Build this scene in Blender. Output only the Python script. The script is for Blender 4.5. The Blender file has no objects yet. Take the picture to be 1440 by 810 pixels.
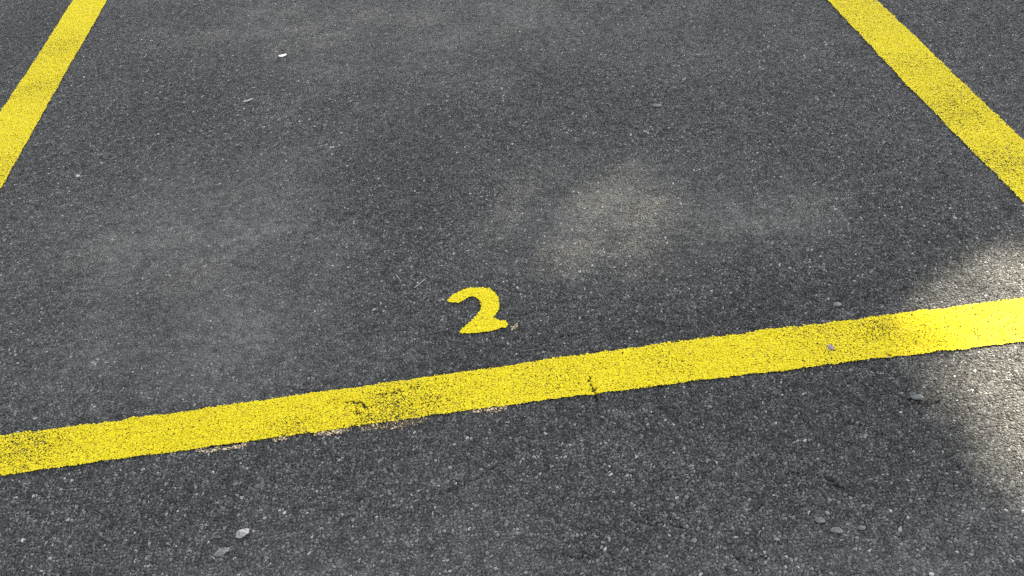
import bpy, bmesh, math, random
import numpy as np
from mathutils import Matrix, Vector, noise as mnoise

rng = np.random.default_rng(7)
random.seed(7)
scene = bpy.context.scene
col = scene.collection

# ------------------------------------------------------------------ helpers
def tag(o, label=None, cat=None, group=None, kind=None):
    if label: o['label'] = label
    if cat: o['category'] = cat
    if group: o['group'] = group
    if kind: o['kind'] = kind
    return o

def link(name, me, mat=None, parent=None, loc=(0, 0, 0)):
    o = bpy.data.objects.new(name, me)
    if mat: me.materials.append(mat)
    col.objects.link(o)
    o.location = loc
    if parent: o.parent = parent
    return o

def quads_mesh(name, V, F, attrs=None, smooth=True):
    """mesh from numpy vertices (n,3) and quad faces (m,4)"""
    me = bpy.data.meshes.new(name)
    me.vertices.add(len(V)); me.vertices.foreach_set('co', np.ascontiguousarray(V, dtype=np.float32).ravel())
    k = F.shape[1]
    me.loops.add(F.size); me.loops.foreach_set('vertex_index', np.ascontiguousarray(F, dtype=np.int32).ravel())
    me.polygons.add(len(F))
    me.polygons.foreach_set('loop_start', np.arange(0, F.size, k, dtype=np.int32))
    me.polygons.foreach_set('use_smooth', np.full(len(F), smooth))
    me.update(calc_edges=True)
    for n, a in (attrs or {}).items():
        at = me.attributes.new(n, 'FLOAT', 'POINT')
        at.data.foreach_set('value', np.ascontiguousarray(a, dtype=np.float32))
    return me

def grid_faces(nx, ny):
    i = np.arange(nx * ny).reshape(ny, nx)
    return np.stack([i[:-1, :-1], i[:-1, 1:], i[1:, 1:], i[1:, :-1]], -1).reshape(-1, 4)

def seg_dist(P, a, b):
    a = np.array(a); b = np.array(b); d = b - a
    t = np.clip(((P - a) @ d) / max(d @ d, 1e-12), 0, 1)
    return np.hypot(*(P - a - t[:, None] * d).T)

def vnoise(P, scale, seed=0):
    """smooth value noise on points (n,2), about 0..1"""
    q = P * scale; i = np.floor(q).astype(np.int64); f = q - i; f = f * f * (3 - 2 * f)
    def h(x, y):
        n = (x * 374761393 + y * 668265263 + seed * 974711) & 0xffffffff
        n = ((n ^ (n >> 13)) * 1274126177) & 0xffffffff
        return ((n ^ (n >> 16)) & 0xffff) / 65535.0
    a = h(i[:, 0], i[:, 1]); b = h(i[:, 0] + 1, i[:, 1]); c = h(i[:, 0], i[:, 1] + 1); d = h(i[:, 0] + 1, i[:, 1] + 1)
    return (a * (1 - f[:, 0]) + b * f[:, 0]) * (1 - f[:, 1]) + (c * (1 - f[:, 0]) + d * f[:, 0]) * f[:, 1]

# ------------------------------------------------------------------ cracks and wear, in metres on the ground
CRACKS = [
    ([(-.3063, 1.4636), (-.293, 1.476), (-.2795, 1.4893)], .0020, .7), ([(-.2543, 1.4912), (-.22, 1.499), (-.19, 1.497), (-.16, 1.503)], .0017, .65),
    ([(-.3063, 1.4636), (-.28, 1.452), (-.245, 1.447), (-.21, 1.453), (-.18, 1.448)], .0017, .65), ([(-.348, 1.484), (-.37, 1.488), (-.40, 1.482)], .0016, .6),
    ([(.1274, 1.4755), (.118, 1.492), (.121, 1.51), (.112, 1.532)], .0014, .5), ([(.68, 1.50), (.70, 1.512), (.725, 1.508), (.74, 1.515)], .0020, .7),
    ([(.1365, 1.405), (.130, 1.385), (.138, 1.36), (.132, 1.335)], .0022, .6), ([(-.3071, 1.4137), (-.302, 1.395), (-.31, 1.372)], .002, .5),  # polyline, half width, depth
    ([(-.20, 1.214), (-.173, 1.2204), (-.1391, 1.23), (-.1044, 1.2481), (-.0706, 1.265), (-.0349, 1.2836)], .0030, .7),
    ([(.1731, 1.1257), (.1796, 1.0945), (.201, 1.1018), (.2194, 1.0931), (.24, 1.082)], .0034, .9),
    ([(.43, 1.178), (.4554, 1.1733), (.4915, 1.1596), (.5151, 1.1209), (.525, 1.106)], .0028, .8),
    ([(.565, 1.280), (.5787, 1.2741), (.6, 1.2617)], .003, .8),
    ([(.695, 1.318), (.7078, 1.3079), (.7279, 1.2996), (.745, 1.301)], .0036, 1.),
    ([(-.348, 1.484), (-.3378, 1.4809), (-.322, 1.4722), (-.3063, 1.4636)], .0042, 1.),
    ([(-.322, 1.4722), (-.327, 1.459), (-.3235, 1.4467), (-.3144, 1.4296), (-.3071, 1.4137)], .0024, .9),
    ([(-.2795, 1.4893), (-.2683, 1.4895), (-.2543, 1.4912), (-.235, 1.497)], .0026, .8),
    ([(.1274, 1.4755), (.1308, 1.4585), (.133, 1.4439), (.1357, 1.4334), (.1365, 1.405)], .0040, 1.),
    ([(.1460, 1.4409), (.1341, 1.4317)], .0032, .9),
    ([(.0234, 1.4029), (.0257, 1.3833), (.0279, 1.3641)], .0026, .6),
    ([(.2373, 1.3675), (.2729, 1.3654)], .0028, .7),
    ([(.07, 1.60), (.092, 1.607), (.105, 1.600)], .003, .7),
    ([(-.30, 1.19), (-.262, 1.186), (-.235, 1.196)], .0026, .6),
    ([(.02, 1.06), (.055, 1.052), (.09, 1.06), (.11, 1.052)], .0026, .6),
    ([(.30, 1.02), (.335, 1.006), (.35, 1.012)], .003, .7),
]
PITS = [(.7040, 1.4385, .0105), (.6900, 1.5200, .006), (.7150, 1.5130, .006), (-.2650, 1.505, .005), (-.1580, 1.503, .005),
        (.0905, 1.4965, .005), (.088, 1.472, .0045), (.1060, 1.510, .0045), (-.94, 1.448, .005), (-.905, 1.476, .006), (.18, 1.443, .0035)]
WEAR = [(-.964, 1.463, .07, .78), (-.245, 1.418, .09, .8), (.705, 1.512, .045, .75), (.60, 1.49, .09, .30), (-.44, 1.415, .05, .55),
        (.2886, 1.4958, .05, .35), (-.19, 1.44, .08, .55), (.05, 1.49, .07, .3), (-1.49, 3.45, .14, .5), (-1.43, 3.15, .12, .45),
        (1.21, 2.98, .18, .3), (1.22, 2.35, .15, .55), (1.22, 2.05, .12, .55), (1.20, 2.6, .12, .4), (.93, 1.50, .13, .55), (-1.44, 2.6, .12, .5)]

def crack_attr(P):
    P2 = P + .0055 * np.stack([vnoise(P, 160, 3) - .5, vnoise(P, 160, 4) - .5], 1) * 2
    out = np.zeros(len(P))
    for pl, hw, dep in CRACKS:
        lo = np.min(pl, 0) - .02; hi = np.max(pl, 0) + .02
        m = np.where((P[:, 0] > lo[0]) & (P[:, 0] < hi[0]) & (P[:, 1] > lo[1]) & (P[:, 1] < hi[1]))[0]
        if not len(m): continue
        d = np.min([seg_dist(P2[m], pl[i], pl[i + 1]) for i in range(len(pl) - 1)], 0)
        w = hw * (.35 + 1.0 * vnoise(P[m], 90, 9)) * (.72 if np.mean(pl, 0)[1] > 1.40 and np.mean(pl, 0)[1] < 1.55 else .62)
        out[m] = np.maximum(out[m], dep * np.clip(1.4 - d / w, 0, 1))
    for x, y, r in PITS:
        d = np.hypot(P2[:, 0] - x, (P2[:, 1] - y) * 1.15)
        out = np.maximum(out, np.clip(1.15 - d / r, 0, 1) * .8)
    return out

# pale dust plus dapple light painted in (positive) and darker ground (negative): x, y, half widths, amount
DUST_DAPPLES = [(-.76, 2.18, .36, .42, 1.0), (-.66, 1.74, .30, .22, .6), (-.10, 3.25, .75, .38, .6), (-.66, 3.48, .36, .14, .6), (.24, 2.02, .30, .27, .75),
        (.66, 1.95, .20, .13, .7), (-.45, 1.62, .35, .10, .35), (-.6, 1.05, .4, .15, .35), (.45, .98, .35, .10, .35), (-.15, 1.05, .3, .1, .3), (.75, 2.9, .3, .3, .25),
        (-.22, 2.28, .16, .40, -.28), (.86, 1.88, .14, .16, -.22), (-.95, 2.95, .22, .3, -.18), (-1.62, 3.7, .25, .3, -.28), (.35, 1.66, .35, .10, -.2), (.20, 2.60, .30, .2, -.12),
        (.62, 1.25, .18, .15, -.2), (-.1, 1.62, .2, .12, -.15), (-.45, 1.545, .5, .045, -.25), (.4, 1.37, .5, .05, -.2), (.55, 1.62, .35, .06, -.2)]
def dust_dapple_attr(P):
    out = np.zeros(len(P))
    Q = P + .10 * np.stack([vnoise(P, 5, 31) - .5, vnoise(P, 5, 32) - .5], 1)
    for x, y, rx, ry, a in DUST_DAPPLES:
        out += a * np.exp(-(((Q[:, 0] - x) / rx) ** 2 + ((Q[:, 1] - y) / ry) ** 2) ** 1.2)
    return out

def wear_attr(P):
    out = np.zeros(len(P))
    for x, y, r, a in WEAR:
        d2 = ((P[:, 0] - x) ** 2 + (P[:, 1] - y) ** 2) / r ** 2
        out = np.maximum(out, a * np.exp(-d2))
    return out

# ------------------------------------------------------------------ node helpers
class NT:
    def __init__(s, tree): s.t = tree; s.n = tree.nodes; s.l = tree.links
    def new(s, typ, **kw):
        n = s.n.new(typ)
        for k, v in kw.items(): setattr(n, k, v)
        return n
    def put(s, sock, v):
        if isinstance(v, bpy.types.NodeSocket): s.l.new(v, sock)
        else: sock.default_value = v
    def math(s, op, a, b=0.0, c=None, clamp=False):
        n = s.new('ShaderNodeMath', operation=op, use_clamp=clamp)
        s.put(n.inputs[0], a); s.put(n.inputs[1], b)
        if c is not None: s.put(n.inputs[2], c)
        return n.outputs[0]
    def ramp(s, v, a, b, lo=0., hi=1., smooth=True):
        n = s.new('ShaderNodeMapRange', interpolation_type='SMOOTHSTEP' if smooth else 'LINEAR')
        s.put(n.inputs[0], v); s.put(n.inputs[1], a); s.put(n.inputs[2], b); s.put(n.inputs[3], lo); s.put(n.inputs[4], hi)
        return n.outputs[0]
    def mix(s, f, a, b, blend='MIX'):
        n = s.new('ShaderNodeMix', data_type='RGBA', blend_type=blend)
        s.put(n.inputs[0], f); s.put(n.inputs[6], a); s.put(n.inputs[7], b)
        return n.outputs[2]
    def noise(s, vec, scale, detail=2., rough=.5, dim='2D'):
        n = s.new('ShaderNodeTexNoise', noise_dimensions=dim)
        s.put(n.inputs['Vector'], vec); n.inputs['Scale'].default_value = scale
        n.inputs['Detail'].default_value = detail; n.inputs['Roughness'].default_value = rough
        return n
    def voro(s, vec, scale, feature='F1', dim='2D'):
        n = s.new('ShaderNodeTexVoronoi', voronoi_dimensions=dim, feature=feature)
        s.put(n.inputs['Vector'], vec); n.inputs['Scale'].default_value = scale
        return n
    def attr(s, name):
        return s.new('ShaderNodeAttribute', attribute_name=name).outputs['Fac']

def C(r, g, b): return (r, g, b, 1.)

# shared relief of the aggregate: used by the asphalt and by the paint lying on it
def relief_group():
    g = bpy.data.node_groups.new('AggregateRelief', 'ShaderNodeTree')
    for n in ('Height', 'Fine', 'Rand', 'Rand2', 'Gap'):
        g.interface.new_socket(n, in_out='OUTPUT', socket_type='NodeSocketFloat')
    N = NT(g)
    out = N.new('NodeGroupOutput')
    pos = N.new('ShaderNodeNewGeometry').outputs['Position']
    wn = N.noise(pos, 190., 3.)
    sub = N.new('ShaderNodeVectorMath', operation='SUBTRACT'); N.put(sub.inputs[0], wn.outputs['Color']); sub.inputs[1].default_value = (.5, .5, .5)
    scl = N.new('ShaderNodeVectorMath', operation='SCALE'); N.put(scl.inputs[0], sub.outputs[0]); scl.inputs['Scale'].default_value = .0065
    add = N.new('ShaderNodeVectorMath', operation='ADD'); N.put(add.inputs[0], pos); N.put(add.inputs[1], scl.outputs[0])
    p = add.outputs[0]
    v1 = N.voro(p, 146.)
    ve = N.voro(p, 146., 'DISTANCE_TO_EDGE')
    v2 = N.voro(p, 340.)
    sep = N.new('ShaderNodeSeparateColor'); N.put(sep.inputs[0], v1.outputs['Color'])
    sep2 = N.new('ShaderNodeSeparateColor'); N.put(sep2.inputs[0], v2.outputs['Color'])
    edge = N.ramp(ve.outputs['Distance'], -.06, .36)
    top = N.ramp(sep.outputs[0], 0., 1., .25, 1., smooth=False)
    stone = N.math('MULTIPLY', edge, top)                            # 0..1
    h2 = N.math('MULTIPLY', N.ramp(v2.outputs['Distance'], .65, .05), N.ramp(sep2.outputs[0], 0, 1, .3, 1., smooth=False))
    lown = N.noise(pos, 28., 3., .6).outputs['Fac']
    h = N.math('MULTIPLY', stone, .0046)
    h = N.math('MULTIPLY_ADD', h2, .0013, h)
    h = N.math('MULTIPLY_ADD', N.math('SUBTRACT', lown, .5), .006, h)
    N.put(out.inputs['Height'], h)
    N.put(out.inputs['Fine'], h2)
    N.put(out.inputs['Rand'], sep.outputs[1])
    N.put(out.inputs['Rand2'], sep2.outputs[1])
    N.put(out.inputs['Gap'], stone)
    return g
RELIEF = relief_group()

def new_mat(name, disp=False):
    m = bpy.data.materials.new(name); m.use_nodes = True
    m.node_tree.nodes.clear()
    if disp: m.displacement_method = 'BOTH'
    N = NT(m.node_tree)
    N.out = N.new('ShaderNodeOutputMaterial')
    return m, N

def principled(N, color, rough, spec=.35, normal=None):
    b = N.new('ShaderNodeBsdfPrincipled')
    N.put(b.inputs['Base Color'], color); N.put(b.inputs['Roughness'], rough)
    b.inputs['Specular IOR Level'].default_value = spec
    if normal is not None: N.put(b.inputs['Normal'], normal)
    return b.outputs[0]

def asphalt_material():
    m, N = new_mat('asphalt', True)
    r = N.new('ShaderNodeGroup'); r.node_tree = RELIEF
    pos = N.new('ShaderNodeNewGeometry').outputs['Position']
    crack = N.attr('crack')
    big = N.noise(pos, .9, 4., .6).outputs['Fac']
    mid = N.noise(pos, 4.5, 4., .6).outputs['Fac']
    hue = N.noise(pos, 1.7, 3., .6).outputs['Fac']
    # exposed stones: mostly dark greys, some pale
    val = N.math('POWER', r.outputs['Rand'], 2.5)
    stone = N.mix(val, C(.035, .0375, .038), C(.270, .273, .268))
    stone = N.mix(N.math('GREATER_THAN', r.outputs['Rand'], .972), stone, C(.42, .42, .41))
    warm = N.math('GREATER_THAN', r.outputs['Rand2'], .93)
    stone = N.mix(N.math('MULTIPLY', warm, .5), stone, C(.19, .165, .135))
    sand = N.mix(N.math('POWER', r.outputs['Rand2'], 2.0), C(.013, .014, .0145), C(.165, .168, .166))
    base = N.mix(N.ramp(r.outputs['Gap'], .16, .62), sand, stone)
    base = N.mix(N.ramp(r.outputs['Fine'], .0, .3, .55, 0.), base, C(.014, .015, .016))
    # dust, painted dapple light and tone drifting over metres
    dust_dapple = N.math('MULTIPLY', N.ramp(big, .38, .72, 0., 1.), N.ramp(mid, .3, .7, .35, 1.))
    base = N.mix(N.math('MULTIPLY', dust_dapple, .10), base, C(.165, .167, .164))
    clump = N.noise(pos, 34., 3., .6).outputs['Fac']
    dust_dapple_amt = N.math('MULTIPLY', N.attr('dust_dapple'), N.ramp(mid, .25, .75, .5, 1.35, smooth=False))
    base = N.mix(N.math('MAXIMUM', N.math('MULTIPLY', dust_dapple_amt, .40), 0.), base, C(.168, .171, .168))
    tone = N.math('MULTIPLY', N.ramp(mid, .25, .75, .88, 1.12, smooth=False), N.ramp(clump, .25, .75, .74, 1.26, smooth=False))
    tone = N.math('MULTIPLY', tone, N.math('ADD', 1., N.math('MINIMUM', dust_dapple_amt, 0.)))
    tn = N.new('ShaderNodeVectorMath', operation='SCALE'); N.put(tn.inputs[0], base); N.put(tn.inputs['Scale'], tone)
    base = N.mix(N.ramp(hue, .35, .65), N.mix(1., tn.outputs[0], C(.985, 1.0, .995), 'MULTIPLY'), N.mix(1., tn.outputs[0], C(1.0, .995, .99), 'MULTIPLY'))
    base = N.mix(N.math('MULTIPLY', crack, .8, clamp=True), base, C(.012, .012, .012))
    s = principled(N, base, N.ramp(r.outputs['Rand'], 0, 1, .62, .9, smooth=False), .35)
    N.put(N.out.inputs['Surface'], s)
    d = N.new('ShaderNodeDisplacement'); d.inputs['Midlevel'].default_value = 0.; d.inputs['Scale'].default_value = 1.
    N.put(d.inputs['Height'], N.math('MULTIPLY_ADD', crack, -.0055, N.math('SUBTRACT', r.outputs['Height'], .0050)))
    N.put(N.out.inputs['Displacement'], d.outputs[0])
    return m

def paint_material(name, fresh, aged, lift, ragged, thin):
    """sprayed or rolled paint that follows the aggregate, with gaps in the deepest pits and ragged edges"""
    m, N = new_mat(name, True)
    r = N.new('ShaderNodeGroup'); r.node_tree = RELIEF
    pos = N.new('ShaderNodeNewGeometry').outputs['Position']
    crack, wear, edge = N.attr('crack'), N.attr('wear'), N.attr('edge_distance')
    n1 = N.noise(pos, 55., 4., .65).outputs['Fac']
    n2 = N.noise(pos, 260., 2., .6).outputs['Fac']
    n3 = N.noise(pos, 9., 3., .6).outputs['Fac']
    # ragged outline
    rag = N.math('MULTIPLY_ADD', N.math('SUBTRACT', n1, .5), ragged, edge)
    rag = N.math('MULTIPLY_ADD', N.math('SUBTRACT', n2, .5), ragged * .9, rag)
    rag = N.math('MULTIPLY_ADD', N.math('SUBTRACT', N.noise(pos, 17., 2., .5).outputs['Fac'], .5), ragged * 1.0, rag)
    rag = N.math('MULTIPLY_ADD', N.math('SUBTRACT', r.outputs['Gap'], .3), ragged * .35, rag)
    inside = N.ramp(rag, -.0004, .0006)
    # bare and dirty spots: low in the relief, more of them where the line is worn
    low = N.math('ADD', N.math('MULTIPLY', r.outputs['Gap'], .55), N.math('MULTIPLY', r.outputs['Fine'], .45))
    n4 = N.noise(pos, 125., 3., .6).outputs['Fac']
    low = N.math('MULTIPLY_ADD', N.math('SUBTRACT', n2, .5), .12, low)
    low = N.math('MULTIPLY_ADD', N.math('SUBTRACT', n4, .5), .62, low)
    wn = N.math('ADD', N.math('MULTIPLY', wear, 1.0), N.math('MULTIPLY', N.ramp(n3, .42, .75), .16))
    wn = N.math('MULTIPLY', wn, N.ramp(n1, .3, .7, .45, 1.3, smooth=False))
    th = N.math('MULTIPLY_ADD', wn, .24, thin)
    bare = N.ramp(N.math('SUBTRACT', low, th), -.10, .02, 1., 0.)
    dirty = N.ramp(N.math('SUBTRACT', low, th), .0, .22, 1., 0.)
    cov = N.math('MULTIPLY', inside, N.math('SUBTRACT', 1., N.math('MULTIPLY', bare, .92)))
    cov = N.math('MULTIPLY', cov, N.ramp(crack, .3, .9, 1., .1))
    tone = N.ramp(N.noise(pos, 22., 4., .6).outputs['Fac'], .3, .7)
    colr = N.mix(N.math('MULTIPLY', tone, .35), fresh, aged)
    colr = N.mix(N.math('MULTIPLY', wn, .30, clamp=True), colr, aged)
    colr = N.mix(N.math('MULTIPLY', dirty, .55), colr, C(.24, .18, .016))
    s = principled(N, colr, .7, .18)
    tr = N.new('ShaderNodeBsdfTransparent').outputs[0]
    mx = N.new('ShaderNodeMixShader'); N.put(mx.inputs[0], cov); N.put(mx.inputs[1], tr); N.put(mx.inputs[2], s)
    N.put(N.out.inputs['Surface'], mx.outputs[0])
    d = N.new('ShaderNodeDisplacement'); d.inputs['Midlevel'].default_value = 0.; d.inputs['Scale'].default_value = 1.
    h = N.math('MULTIPLY_ADD', crack, -.0035, r.outputs['Height'])
    h = N.math('MULTIPLY_ADD', r.outputs['Gap'], -.0024, h)              # the paint fills the gaps between stones
    h = N.math('MULTIPLY_ADD', r.outputs['Fine'], -.0008, h)
    N.put(d.inputs['Height'], N.math('ADD', h, lift - .0050))   # lift keeps it clear of the stones
    N.put(N.out.inputs['Displacement'], d.outputs[0])
    return m

def stone_material(name, c0, c1, scale=160., rough=.8):
    m, N = new_mat(name)
    pos = N.new('ShaderNodeTexCoord').outputs['Object']
    n = N.noise(pos, scale, 5., .65, '3D').outputs['Fac']
    v = N.voro(pos, scale * 2.2, dim='3D')
    f = N.math('MULTIPLY_ADD', v.outputs['Distance'], .35, N.math('SUBTRACT', n, .15))
    colr = N.mix(N.ramp(f, .3, .75), c0, c1)
    bp = N.new('ShaderNodeBump'); bp.inputs['Strength'].default_value = .6; bp.inputs['Distance'].default_value = .0012
    N.put(bp.inputs['Height'], n)
    N.put(N.out.inputs['Surface'], principled(N, colr, rough, .4, bp.outputs[0]))
    return m

ASPHALT = asphalt_material()
YELLOW = paint_material('yellow_road_paint', C(.690, .580, .006), C(.63, .480, .012), .0042, .0090, .045)
FADED = paint_material('faded_peach_paint', C(.58, .47, .34), C(.46, .36, .26), .0036, .012, .30)

# ------------------------------------------------------------------ ground: one sheet to the horizon, finely meshed where the photograph looks
def axis(lo, hi, step0, step1, far):
    """coordinates with a fine middle and spacing that grows to +-far"""
    a = [lo]
    while a[-1] < hi:
        t = (a[-1] - lo) / (hi - lo); a.append(a[-1] + step0 * (1 - t) + step1 * t)
    up, s = [a[-1]], step1
    while up[-1] < far: s *= 1.35; up.append(up[-1] + s)
    dn, s = [a[0]], step0
    while dn[-1] > -far: s *= 1.35; dn.append(dn[-1] - s)
    return np.array(dn[:0:-1] + a + up[1:])
gx = axis(-2.05, 1.95, .0024, .0024, 600.)
gy = axis(.80, 4.35, .0019, .0050, 600.)
X, Y = np.meshgrid(gx, gy)
P = np.stack([X.ravel(), Y.ravel()], 1)
V = np.concatenate([P, np.zeros((len(P), 1))], 1)
me = quads_mesh('ground', V, grid_faces(len(gx), len(gy)), {'crack': crack_attr(P), 'dust_dapple': dust_dapple_attr(P)})
ground = link('ground', me, ASPHALT)
tag(ground, kind='structure', label='dark grey asphalt of the parking bay with worn pale stones', cat='ground')

# ------------------------------------------------------------------ painted lines
def strip(name, ea, eb, step, mat, parent=None, margin=.006, ext=None):
    """a ribbon between two edge polylines ea and eb (same number of points); edge_distance is metres inside the outline"""
    ea, eb = np.array(ea, float), np.array(eb, float)
    cs = np.r_[0, np.cumsum(np.hypot(*np.diff((ea + eb) / 2, axis=0).T))]
    ns = max(2, int(cs[-1] / step)); s = np.linspace(0, cs[-1], ns)
    A = np.stack([np.interp(s, cs, ea[:, 0]), np.interp(s, cs, ea[:, 1])], 1)
    B = np.stack([np.interp(s, cs, eb[:, 0]), np.interp(s, cs, eb[:, 1])], 1)
    w = np.hypot(*(B - A).T); U = (B - A) / w[:, None]
    nt = max(4, int((w.mean() + 2 * margin) / step)); t = np.linspace(0, 1, nt)
    off = -margin + t[None, :] * (w[:, None] + 2 * margin)            # (ns, nt)
    Pt = (A[:, None, :] + U[:, None, :] * off[..., None]).reshape(-1, 2)
    ed = np.minimum(off, w[:, None] - off)
    ed = np.minimum(ed, np.minimum(s, cs[-1] - s)[:, None] - margin).ravel()
    V = np.concatenate([Pt, np.zeros((len(Pt), 1))], 1)
    F = grid_faces(nt, ns)
    # keep the faces pointing up
    a, b, c = V[F[0, 0]], V[F[0, 1]], V[F[0, 2]]
    if np.cross(b - a, c - a)[2] < 0: F = F[:, ::-1]
    me = quads_mesh(name, V, F, {'crack': crack_attr(Pt), 'wear': wear_attr(Pt), 'edge_distance': ed})
    return link(name, me, mat, parent)

# bay's side lines (left edge, right edge), near end to far end, and the line across its mouth
l = strip('painted_line', [(-1.545, 1.455), (-1.532, 2.20), (-1.528, 2.997), (-1.536, 3.407), (-1.557, 3.938), (-1.585, 4.60), (-1.63, 5.9)],
          [(-1.318, 1.455), (-1.345, 2.10), (-1.376, 2.86), (-1.395, 3.352), (-1.412, 3.893), (-1.438, 4.55), (-1.49, 5.9)], .0027, YELLOW)
tag(l, 'yellow line of grainy worn paint along the left side of the bay', 'painted line', 'yellow lines marking out the parking bay')
l = strip('painted_line', [(1.185, 1.572), (1.168, 1.969), (1.152, 2.216), (1.137, 2.528), (1.127, 2.847), (1.118, 3.118), (1.085, 3.95), (1.01, 5.9)],
          [(1.322, 1.572), (1.308, 1.95), (1.295, 2.157), (1.283, 2.418), (1.274, 2.745), (1.262, 3.074), (1.228, 3.90), (1.15, 5.9)], .0027, YELLOW)
tag(l, 'yellow line with small dark pits along the right side of the bay', 'painted line', 'yellow lines marking out the parking bay')
mouth = strip('painted_line', [(-1.62, 1.366), (-.995, 1.389), (-.62, 1.399), (-.351, 1.409), (-.15, 1.416), (.05, 1.421), (.303, 1.427), (.959, 1.431), (1.5, 1.437)],
              [(-1.62, 1.480), (-1.031, 1.498), (-.70, 1.506), (-.358, 1.519), (-.10, 1.529), (.12, 1.539), (.327, 1.546), (1.017, 1.556), (1.5, 1.563)], .0021, YELLOW)
tag(mouth, 'long yellow line with cracks and chipped spots crossing below the number', 'painted line', 'yellow lines marking out the parking bay')
for (x0, x1, yb, wd) in ((-.63, -.525, 1.3935, .010), (-.49, -.448, 1.402, .008), (-.405, -.325, 1.404, .010), (-.32, -.185, 1.406, .017), (-.105, -.03, 1.4155, .010)):
    xs = np.linspace(x0, x1, 7)
    top = [(x, yb + .004 + .05 * (x - x0) * .3) for x in xs]
    bot = [(x, yb - wd * math.sin(math.pi * (i + .8) / 7.6) + .05 * (x - x0) * .3) for i, x in enumerate(xs)]
    tag(strip('faded_edge', bot, top, .0017, FADED, mouth, margin=.004), 'faded peach trace of older paint')

# ------------------------------------------------------------------ the stencilled number
TWO = [(-.144, 1.765), (-.133, 1.781), (-.117, 1.793), (-.093, 1.803), (-.076, 1.802), (-.060, 1.797), (-.049, 1.795), (-.039, 1.778), (-.030, 1.753),
       (-.0315, 1.736), (-.032, 1.716), (-.041, 1.701), (-.048, 1.687), (-.041, 1.682), (-.033, 1.675), (-.021, 1.677), (-.018, 1.659),
       (-.020, 1.650), (-.030, 1.651), (-.042, 1.648), (-.055, 1.647), (-.075, 1.645), (-.087, 1.643), (-.101, 1.645),
       (-.117, 1.648), (-.121, 1.657), (-.106, 1.672), (-.089, 1.693), (-.074, 1.720), (-.0705, 1.733), (-.0725, 1.749), (-.077, 1.764), (-.086, 1.771),
       (-.095, 1.770), (-.105, 1.763), (-.118, 1.752), (-.131, 1.755), (-.140, 1.760)]
st = .0013
xs = np.arange(-.155, -.005, st); ys = np.arange(1.630, 1.815, st)
X, Y = np.meshgrid(xs, ys); Pn = np.stack([X.ravel(), Y.ravel()], 1)
poly = np.array(TWO); nxt = np.roll(poly, -1, 0)
d = np.min([seg_dist(Pn, a, b) for a, b in zip(poly, nxt)], 0)
ins = np.zeros(len(Pn), bool)
for a, b in zip(poly, nxt):
    c = ((a[1] > Pn[:, 1]) != (b[1] > Pn[:, 1]))
    ins ^= c & (Pn[:, 0] < (b[0] - a[0]) * (Pn[:, 1] - a[1]) / (b[1] - a[1] + 1e-12) + a[0])
sd = np.where(ins, d, -d)
F = grid_faces(len(xs), len(ys)); F = F[(sd[F] > -.003).all(1)]
used = np.unique(F); remap = np.zeros(len(Pn), int); remap[used] = np.arange(len(used))
Pu = Pn[used]
NUM = paint_material('yellow_stencil_paint', C(.700, .590, .006), C(.66, .52, .010), .0042, .0062, .0)
me = quads_mesh('painted_number', np.concatenate([Pu, np.zeros((len(Pu), 1))], 1), remap[F],
                {'crack': np.zeros(len(Pu)), 'wear': np.zeros(len(Pu)), 'edge_distance': sd[used]})
num = link('painted_number', me, NUM)
tag(num, 'small yellow stencilled number 2 on the bare asphalt', 'number')
tag(strip('faded_edge', [(-.015, 1.640), (-.006, 1.640), (.003, 1.648)], [(-.014, 1.651), (-.006, 1.655), (.003, 1.660)], .0012, FADED, num, margin=.003), 'faded peach speck of paint')

# ------------------------------------------------------------------ loose stones and litter lying on the asphalt
TOP = -.0018       # about the top of the aggregate
def pebble(name, loc, size, rz, mat, label, cat, seed, rough=.25, sink=.25, cuts=5, sub=3, group=None, tilt=(0, 0)):
    bm = bmesh.new(); bmesh.ops.create_icosphere(bm, subdivisions=sub, radius=1.)
    rd = random.Random(seed)
    planes = [(Vector((rd.uniform(-1, 1), rd.uniform(-1, 1), rd.uniform(-.2, 1))).normalized(), rd.uniform(.55, .85)) for _ in range(cuts)]
    for v in bm.verts:
        c = v.co.copy()
        for n, dd in planes:                                           # flat broken facets
            k = c.dot(n) - dd
            if k > 0: c -= n * k * .9
        c *= 1 + rough * mnoise.noise(v.co * 1.8 + Vector((seed * 3.1, 0, 0))) + rough * .3 * mnoise.noise(v.co * 5 + Vector((0, seed, 0)))
        v.co = Vector((c.x * size[0] / 2, c.y * size[1] / 2, c.z * size[2] / 2))
    me = bpy.data.meshes.new(name); bm.to_mesh(me); bm.free()
    o = link(name, me, mat, None, (loc[0], loc[1], TOP + size[2] * (.5 - sink)))
    o.rotation_euler = (tilt[0], tilt[1], rz)
    return tag(o, label, cat, group)

S_PALE = stone_material('pale_stone', C(.15, .15, .15), C(.46, .455, .45))
S_GREY = stone_material('grey_stone', C(.075, .08, .08), C(.17, .175, .175))
S_WARM = stone_material('warm_stone', C(.15, .13, .12), C(.34, .30, .27))
S_WHITE = stone_material('white_stone', C(.30, .30, .295), C(.55, .54, .53))
S_SMEAR = stone_material('chalky_stone', C(.085, .088, .088), C(.20, .205, .203))
pebble('stone_chip', (-.5045, 1.1745), (.025, .015, .013), .55, S_PALE, 'pale angular stone chip with a dark gap under it below the long line', 'stone', 3, sink=-.16, cuts=9, tilt=(.42, .1))
pebble('stone_chip', (-.4890, 1.1815), (.007, .006, .005), .3, S_WARM, 'tiny brownish crumb touching the pale angular stone chip', 'stone', 12, sink=.1, sub=2)
pebble('flat_stone', (-.5375, 1.1459), (.028, .016, .0045), .5, S_SMEAR, 'flat chalky grey stone just below the pale angular chip', 'stone', 5, sink=.42)
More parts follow.
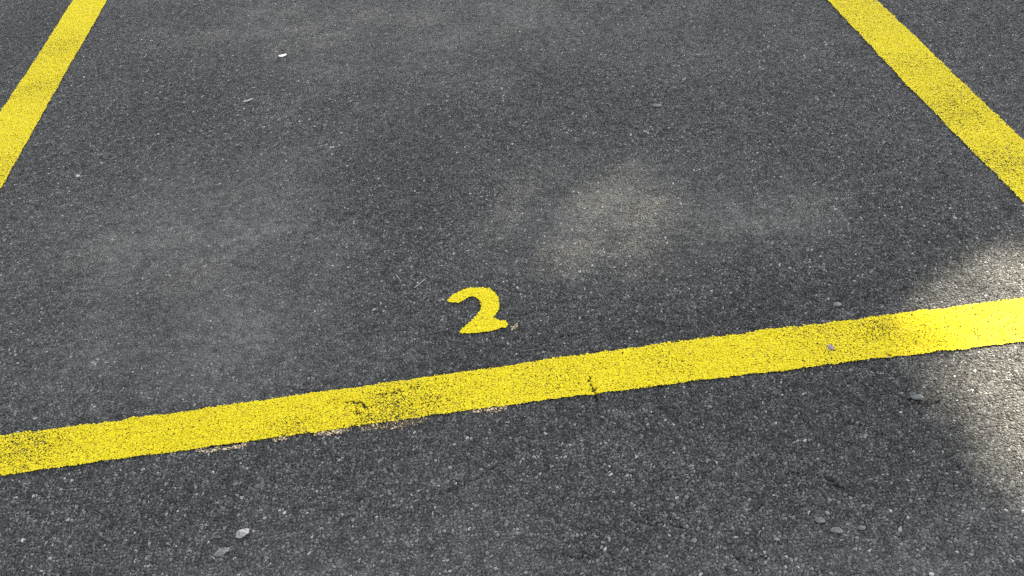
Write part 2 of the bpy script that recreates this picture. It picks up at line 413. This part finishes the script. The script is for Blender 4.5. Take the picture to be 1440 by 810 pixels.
pebble('flat_stone', (.4543, 1.0675), (.017, .012, .007), -.3, S_GREY, 'smooth grey stone set in the asphalt, upper left of three near the bottom edge', 'stone', 8, sink=.3, rough=.12)
pebble('flat_stone', (.4738, 1.0433), (.019, .012, .007), -.2, S_GREY, 'smooth grey stone set in the asphalt, middle one of three near the bottom edge', 'stone', 9, sink=.3, rough=.12)
pebble('flat_stone', (.515, 1.043), (.013, .009, .007), .2, S_SMEAR, 'smooth paler stone, right end of three near the bottom edge', 'stone', 10, sink=.3, rough=.12)
pebble('stone_chip', (.7085, 1.3145), (.022, .012, .011), -.35, S_SMEAR, 'long grey stone standing proud at the edge of the sunlit patch', 'stone', 14, sink=.08)
pebble('stone_chip', (.5876, .9420), (.008, .007, .006), .1, S_WHITE, 'small whitish stone at the bottom edge of the view', 'stone', 15, sink=.2)
pebble('flat_stone', (.2445, 1.0557), (.012, .009, .006), .4, S_SMEAR, 'small light grey stone in the asphalt under the middle of the long line', 'stone', 16, sink=.3)
pebble('flat_stone', (.6579, 1.6042), (.017, .013, .005), .0, S_SMEAR, 'light grey flat stone just above the long yellow line', 'stone', 17, sink=.35)
pebble('chewing_gum', (.6018, 1.4757), (.014, .016, .006), .2, stone_material('grey_gum', C(.10, .085, .085), C(.36, .29, .29), 220), 'greyish pink blob of old gum stuck on the long yellow line', 'gum', 18, sink=.2, cuts=2)
pebble('stone_chip', (-1.1549, 2.5203), (.013, .010, .007), .1, S_WHITE, 'tiny white chip near the left yellow side line', 'stone', 19, sink=.2)
pebble('flat_stone', (.4581, 2.5418), (.026, .014, .006), -.35, S_SMEAR, 'pale oval flat stone alone in the upper middle of the bay', 'stone', 20, sink=.3, rough=.1)

def scrap(name, loc, L, W, rz, mat, label, cat, curl=.35, bend=.2, seed=0):
    """a thin curled scrap with its own thickness"""
    n, k = 14, 5; rd = random.Random(seed)
    bm = bmesh.new(); rows = []
    for i in range(n):
        t = i / (n - 1); row = []
        w = W * (.35 + .65 * math.sin(math.pi * min(1, .12 + t * .8))) * (1 + .15 * rd.uniform(-1, 1))
        for j in range(k):
            u = j / (k - 1) - .5
            x = (t - .5) * L; y = u * w + bend * L * (t - .5) ** 2 * 2
            z = curl * L * (t - .5) ** 2 + .35 * W * (u * 2) ** 2 * .3 + .0006 * rd.random()
            row.append(bm.verts.new((x, y, z)))
        rows.append(row)
    for a, b in zip(rows, rows[1:]):
        for j in range(k - 1): bm.faces.new((a[j], a[j + 1], b[j + 1], b[j]))
    bmesh.ops.recalc_face_normals(bm, faces=bm.faces)
    bmesh.ops.solidify(bm, geom=bm.faces[:], thickness=.0007)
    for f in bm.faces: f.smooth = True
    me = bpy.data.meshes.new(name); bm.to_mesh(me); bm.free()
    o = link(name, me, mat, None, (loc[0], loc[1], TOP + .0016)); o.rotation_euler = (0, 0, rz)
    return tag(o, label, cat)
PAPER = stone_material('white_paper', C(.72, .72, .70), C(.86, .86, .85), 60)
DRY = stone_material('dry_leaf_scrap', C(.20, .195, .18), C(.40, .39, .37), 120)
scrap('paper_scrap', (-.6559, 3.1735), .027, .017, .35, PAPER, 'bright white curled scrap of paper near the top of the bay', 'litter', .25, .12, 1)
scrap('paper_scrap', (-.7288, 2.8690), .031, .012, .55, DRY, 'dull whitish scrap lying below the bright white paper', 'litter', .15, .1, 2)

def twig(loc, pts, r, mat, label):
    bm = bmesh.new(); rings = []
    for i, p in enumerate(pts):
        p = Vector(p); q = Vector(pts[min(i + 1, len(pts) - 1)]) - Vector(pts[max(i - 1, 0)]); q.normalize()
        s = q.cross(Vector((0, 0, 1))).normalized(); u = s.cross(q)
        rr = r * (1 - .45 * i / (len(pts) - 1)) * (1 + .15 * math.sin(i * 2.3))
        rings.append([bm.verts.new(p + (s * math.cos(a) + u * math.sin(a)) * rr) for a in [k * math.tau / 7 for k in range(7)]])
    for a, b in zip(rings, rings[1:]):
        for k in range(7): bm.faces.new((a[k], a[(k + 1) % 7], b[(k + 1) % 7], b[k]))
    bm.faces.new(rings[0][::-1]); bm.faces.new(rings[-1])
    for f in bm.faces: f.smooth = True
    me = bpy.data.meshes.new('twig'); bm.to_mesh(me); bm.free()
    return tag(link('twig', me, mat, None, (loc[0], loc[1], TOP + r * .8)), label, 'twig')
TWIG = stone_material('dry_twig', C(.20, .195, .185), C(.36, .35, .33), 90)
twig((-.202, 1.841), [(-.013, -.015, 0), (-.006, -.008, .0006), (.001, .001, .0008), (.007, .008, .0006), (.013, .016, 0)], .0015, TWIG, 'short pale twig slanting up to the right, above the number')
twig((-.2500, 1.867), [(-.006, .015, 0), (-.003, .007, .0005), (.001, -.001, .0006), (.006, -.013, 0)], .0011, TWIG, 'thin twig slanting down to the right, beside the thicker pale one')

# loose grit: hundreds of crumbs of broken aggregate, nobody could count it
nG = 1500
gx_, gy_ = rng.uniform(-1.9, 1.75, nG), .85 + 3.3 * rng.random(nG) ** 1.3
base_bm = bmesh.new(); bmesh.ops.create_icosphere(base_bm, subdivisions=1, radius=1.)
bv = np.array([v.co[:] for v in base_bm.verts]); bf = np.array([[v.index for v in f.verts] for f in base_bm.faces]); base_bm.free()
sz = .0009 + .0016 * rng.random(nG) ** 3
VV = []
for i in range(nG):
    c = bv * (1 + .35 * (rng.random((len(bv), 1)) - .5)) * sz[i] * np.array([1.2, .9, .62])
    a = rng.uniform(0, 6.28); R = np.array([[math.cos(a), -math.sin(a), 0], [math.sin(a), math.cos(a), 0], [0, 0, 1]])
    VV.append(c @ R.T + [gx_[i], gy_[i], TOP + sz[i] * .25])
FF = (bf[None] + (np.arange(nG) * len(bv))[:, None, None]).reshape(-1, 3)
me = quads_mesh('grit', np.concatenate(VV), FF, None, False)
me.attributes.new('shade', 'FLOAT', 'POINT').data.foreach_set('value', np.repeat(rng.random(nG), len(bv)).astype(np.float32))
gm, N = new_mat('grit')
N.put(N.out.inputs['Surface'], principled(N, N.mix(N.math('POWER', N.attr('shade'), 1.6), C(.06, .062, .062), C(.38, .375, .36)), .75))
grit = tag(link('grit', me, gm), 'scattered grey crumbs of broken stone over the asphalt', 'grit', None, 'stuff')

# ------------------------------------------------------------------ unseen tree added to shade the bay, crown cut to shape the sun
SUN_EL, SUN_AZ = math.radians(46), math.radians(38)                    # azimuth from +Y towards +X
sdir = np.array([math.sin(SUN_AZ) * math.cos(SUN_EL), math.cos(SUN_AZ) * math.cos(SUN_EL), math.sin(SUN_EL)])   # towards the sun
H0 = 10.0
cen = np.array([-.15, 2.45, 0]) + sdir * (H0 / sdir[2])
GAP = np.array([(1.16, 1.715), (1.02, 1.672), (.9175, 1.625), (.835, 1.560), (.785, 1.42), (.80, 1.30), (.80, 1.197), (.83, 1.09), (.9434, 1.03), (1.08, 1.06), (1.25, 1.2), (1.38, 1.42), (1.36, 1.66)])  # gap cut in the added crown to let the sun patch through
# small openings through the crown, (centre, half widths, spacing, opening radius): each throws a soft pale dapple
DAPPLES = [(.20, 2.03, .27, .25, .103, .010), (.60, 1.95, .16, .10, .13, .008), (-.80, 2.15, .28, .33, .19, .006),
           (-.58, 3.42, .42, .16, .17, .009), (.20, 3.35, .50, .2, .20, .006)]
def in_poly(P, poly):
    r = np.zeros(len(P), bool)
    for a, b in zip(poly, np.roll(poly, -1, 0)):
        c = ((a[1] > P[:, 1]) != (b[1] > P[:, 1]))
        r ^= c & (P[:, 0] < (b[0] - a[0]) * (P[:, 1] - a[1]) / (b[1] - a[1] + 1e-12) + a[0])
    return r
nL = 110000
u = rng.normal(size=(nL, 3)); u /= np.linalg.norm(u, axis=1)[:, None]
rad = rng.random(nL) ** (1 / 2.6)
R3 = np.array([4.3, 4.3, 2.7])
lump = 1 + .22 * (vnoise(np.stack([np.arctan2(u[:, 1], u[:, 0]) * 1.3 + 9, u[:, 2] * 2 + 5], 1), 1.6, 11) - .5) * 2
Cn = cen + u * R3 * (rad * lump)[:, None]
gp = (Cn - sdir * (Cn[:, 2:3] / sdir[2]))[:, :2]
gd = np.min([seg_dist(gp, a, b) for a, b in zip(GAP, np.roll(GAP, -1, 0))], 0)
ig = in_poly(gp, GAP); ru = rng.random(nL)                    # a loose leafy edge round the large gap
keep = np.where(ig, (gd < .05) & (ru < .025), ru > np.exp(-np.maximum(gd - .03, 0) / .022))
Cn = Cn[keep]; nL = len(Cn)
shape = np.array([(-.5, 0, 0), (-.12, .30, .02), (-.12, -.30, .02), (.5, 0, -.06)])
ax = rng.normal(size=(nL, 3)) * [1, 1, .45]; ax /= np.linalg.norm(ax, axis=1)[:, None]
nrm = rng.normal(size=(nL, 3)) * [.55, .55, .4] + [0, 0, 1.]; nrm -= ax * (ax * nrm).sum(1)[:, None]; nrm /= np.linalg.norm(nrm, axis=1)[:, None]
by = np.cross(nrm, ax)
ls = rng.uniform(.10, .155, nL)[:, None, None]
LV = Cn[:, None, :] + ls * (shape[None, :, 0:1] * ax[:, None] + shape[None, :, 1:2] * by[:, None] + shape[None, :, 2:3] * nrm[:, None])
# shadow outline of every leaf on the ground, to clear the leaves that cross each small opening
sh = (LV - sdir * (LV[..., 2:3] / sdir[2]))[..., :2][:, [0, 2, 3, 1]]
keep = np.ones(nL, bool); mid = sh.mean(1)
rs = np.random.default_rng(21)
for x, y, rx, ry, pitch, r in DAPPLES:
    for iy in range(-12, 13):
        for ix in range(-12, 13):
            px = (ix + .5 * (iy % 2)) * pitch; py = iy * pitch * .87
            if (px / rx) ** 2 + (py / ry) ** 2 > 1: continue
            p = np.array([x + px, y + py]) + rs.normal(0, pitch * .12, 2)
            near = np.where(np.hypot(*(mid - p).T) < .13)[0]
            k = sh[near]; d = np.full(len(near), 9.); inside = np.ones(len(near), bool); sg = None
            for e in range(4):
                A, B = k[:, e], k[:, (e + 1) % 4]; AB = B - A
                t = np.clip(((p - A) * AB).sum(1) / np.maximum((AB ** 2).sum(1), 1e-12), 0, 1)
                d = np.minimum(d, np.hypot(*(A + AB * t[:, None] - p).T))
                cr = AB[:, 0] * (p - A)[:, 1] - AB[:, 1] * (p - A)[:, 0] > 0
                sg = cr if sg is None else sg; inside &= (cr == sg)
            keep[near[(d < r) | inside]] = False
LV = LV[keep]; nL = len(LV)
LF = (np.array([[0, 2, 3, 1]])[None] + (np.arange(nL) * 4)[:, None, None]).reshape(-1, 4)
lm, N = new_mat('leaf')
info = N.noise(N.new('ShaderNodeNewGeometry').outputs['Position'], 1.3, 4., .6, '3D').outputs['Fac']
lc = N.mix(N.ramp(info, .3, .7), C(.035, .060, .018), C(.075, .110, .030))
dfs = principled(N, lc, .5, .4)
tl = N.new('ShaderNodeBsdfTranslucent'); N.put(tl.inputs[0], lc)
mx = N.new('ShaderNodeMixShader'); mx.inputs[0].default_value = .25; N.put(mx.inputs[1], dfs); N.put(mx.inputs[2], tl.outputs[0])
N.put(N.out.inputs['Surface'], mx.outputs[0])
tree = bpy.data.objects.new('added_shade_tree', None); col.objects.link(tree); tree.location = (cen[0], cen[1], 0)
tag(tree, 'unseen leafy tree added to shade the parking bay', 'tree')
crown = link('crown', quads_mesh('crown', LV.reshape(-1, 3) - [cen[0], cen[1], 0], LF, None, False), lm, tree)
def limb(bm, pts, r0, r1, n=10):
    rings = []
    for i, p in enumerate(pts):
        p = Vector(p); q = (Vector(pts[min(i + 1, len(pts) - 1)]) - Vector(pts[max(i - 1, 0)])).normalized()
        s = q.cross(Vector((.3, 1, .1))).normalized(); uu = s.cross(q); t = i / (len(pts) - 1)
        rr = r0 * (1 - t) + r1 * t
        rings.append([bm.verts.new(p + (s * math.cos(k * math.tau / n) + uu * math.sin(k * math.tau / n)) * rr * (1 + .08 * math.sin(3 * k + i))) for k in range(n)])
    for a, b in zip(rings, rings[1:]):
        for k in range(n): bm.faces.new((a[k], a[(k + 1) % n], b[(k + 1) % n], b[k]))
bm = bmesh.new()
limb(bm, [(0, 0, -.1), (0, 0, .3), (.03, .02, 1.6), (.08, -.04, 3.5), (.02, .05, 5.6), (0, 0, 8.0)], .36, .14, 14)
for k in range(9):
    a = k * 2.4; z = 5.0 + .35 * k; L = 3.2 - .12 * k
    limb(bm, [(.02, 0, z), (math.cos(a) * L * .35, math.sin(a) * L * .35, z + .8), (math.cos(a + .15) * L * .7, math.sin(a + .15) * L * .7, z + 1.5), (math.cos(a + .1) * L, math.sin(a + .1) * L, z + 2.3)], .12, .02, 8)
for f in bm.faces: f.smooth = True
me = bpy.data.meshes.new('trunk'); bm.to_mesh(me); bm.free()
bark = stone_material('bark', C(.06, .045, .035), C(.17, .14, .11), 9.)
link('trunk', me, bark, tree)

# ------------------------------------------------------------------ daylight
w = bpy.data.worlds.new('World'); scene.world = w; w.use_nodes = True
nt = w.node_tree; bg = nt.nodes['Background']
sky = nt.nodes.new('ShaderNodeTexSky'); sky.sky_type = 'NISHITA'; sky.sun_disc = False
sky.sun_elevation = SUN_EL; sky.sun_rotation = SUN_AZ; sky.air_density = 1.0; sky.dust_density = 2.0
haze_sky = nt.nodes.new('ShaderNodeHueSaturation'); haze_sky.inputs['Saturation'].default_value = .17   # thin bright cloud whitens the blue
nt.links.new(sky.outputs[0], haze_sky.inputs['Color'])
nt.links.new(haze_sky.outputs[0], bg.inputs['Color']); bg.inputs['Strength'].default_value = .08
sl = bpy.data.lights.new('sun', 'SUN'); sl.energy = 4.8; sl.angle = math.radians(.53); sl.color = (1., .875, .67)
so = bpy.data.objects.new('sun', sl); col.objects.link(so)
so.rotation_euler = Vector((-sdir[0], -sdir[1], -sdir[2])).to_track_quat('-Z', 'Y').to_euler()
so.location = (3, 4, 20)

# ------------------------------------------------------------------ camera: held at chest height, tilted down and rolled
PITCH, ROLL, HGT = .64787648, -.11514359, 1.35
fw = Vector((0, math.cos(PITCH), -math.sin(PITCH))); upl = Vector((0, math.sin(PITCH), math.cos(PITCH))); rt = Vector((1, 0, 0))
c, s = math.cos(ROLL), math.sin(ROLL)
right = c * rt + s * upl; up = -s * rt + c * upl
M = Matrix((right, up, -fw)).transposed().to_4x4(); M.translation = (0, 0, HGT)
cd = bpy.data.cameras.new('camera'); cd.lens = 36.; cd.sensor_width = 36.; cd.clip_start = .05; cd.clip_end = 2000.
cam = bpy.data.objects.new('camera', cd); col.objects.link(cam); cam.matrix_world = M
scene.camera = cam

# ------------------------------------------------------------------ render settings
scene.render.engine = 'CYCLES'
scene.cycles.use_denoising = False
scene.cycles.pixel_filter_type = 'BLACKMAN_HARRIS'; scene.cycles.filter_width = 1.35
scene.cycles.max_bounces = 5
scene.cycles.transparent_max_bounces = 8
scene.cycles.use_adaptive_sampling = True
scene.cycles.adaptive_threshold = .01
vs = scene.view_settings
vs.view_transform = 'Standard'; vs.look = 'None'; vs.gamma = 1.; vs.use_curve_mapping = False
vs.exposure = 2.46
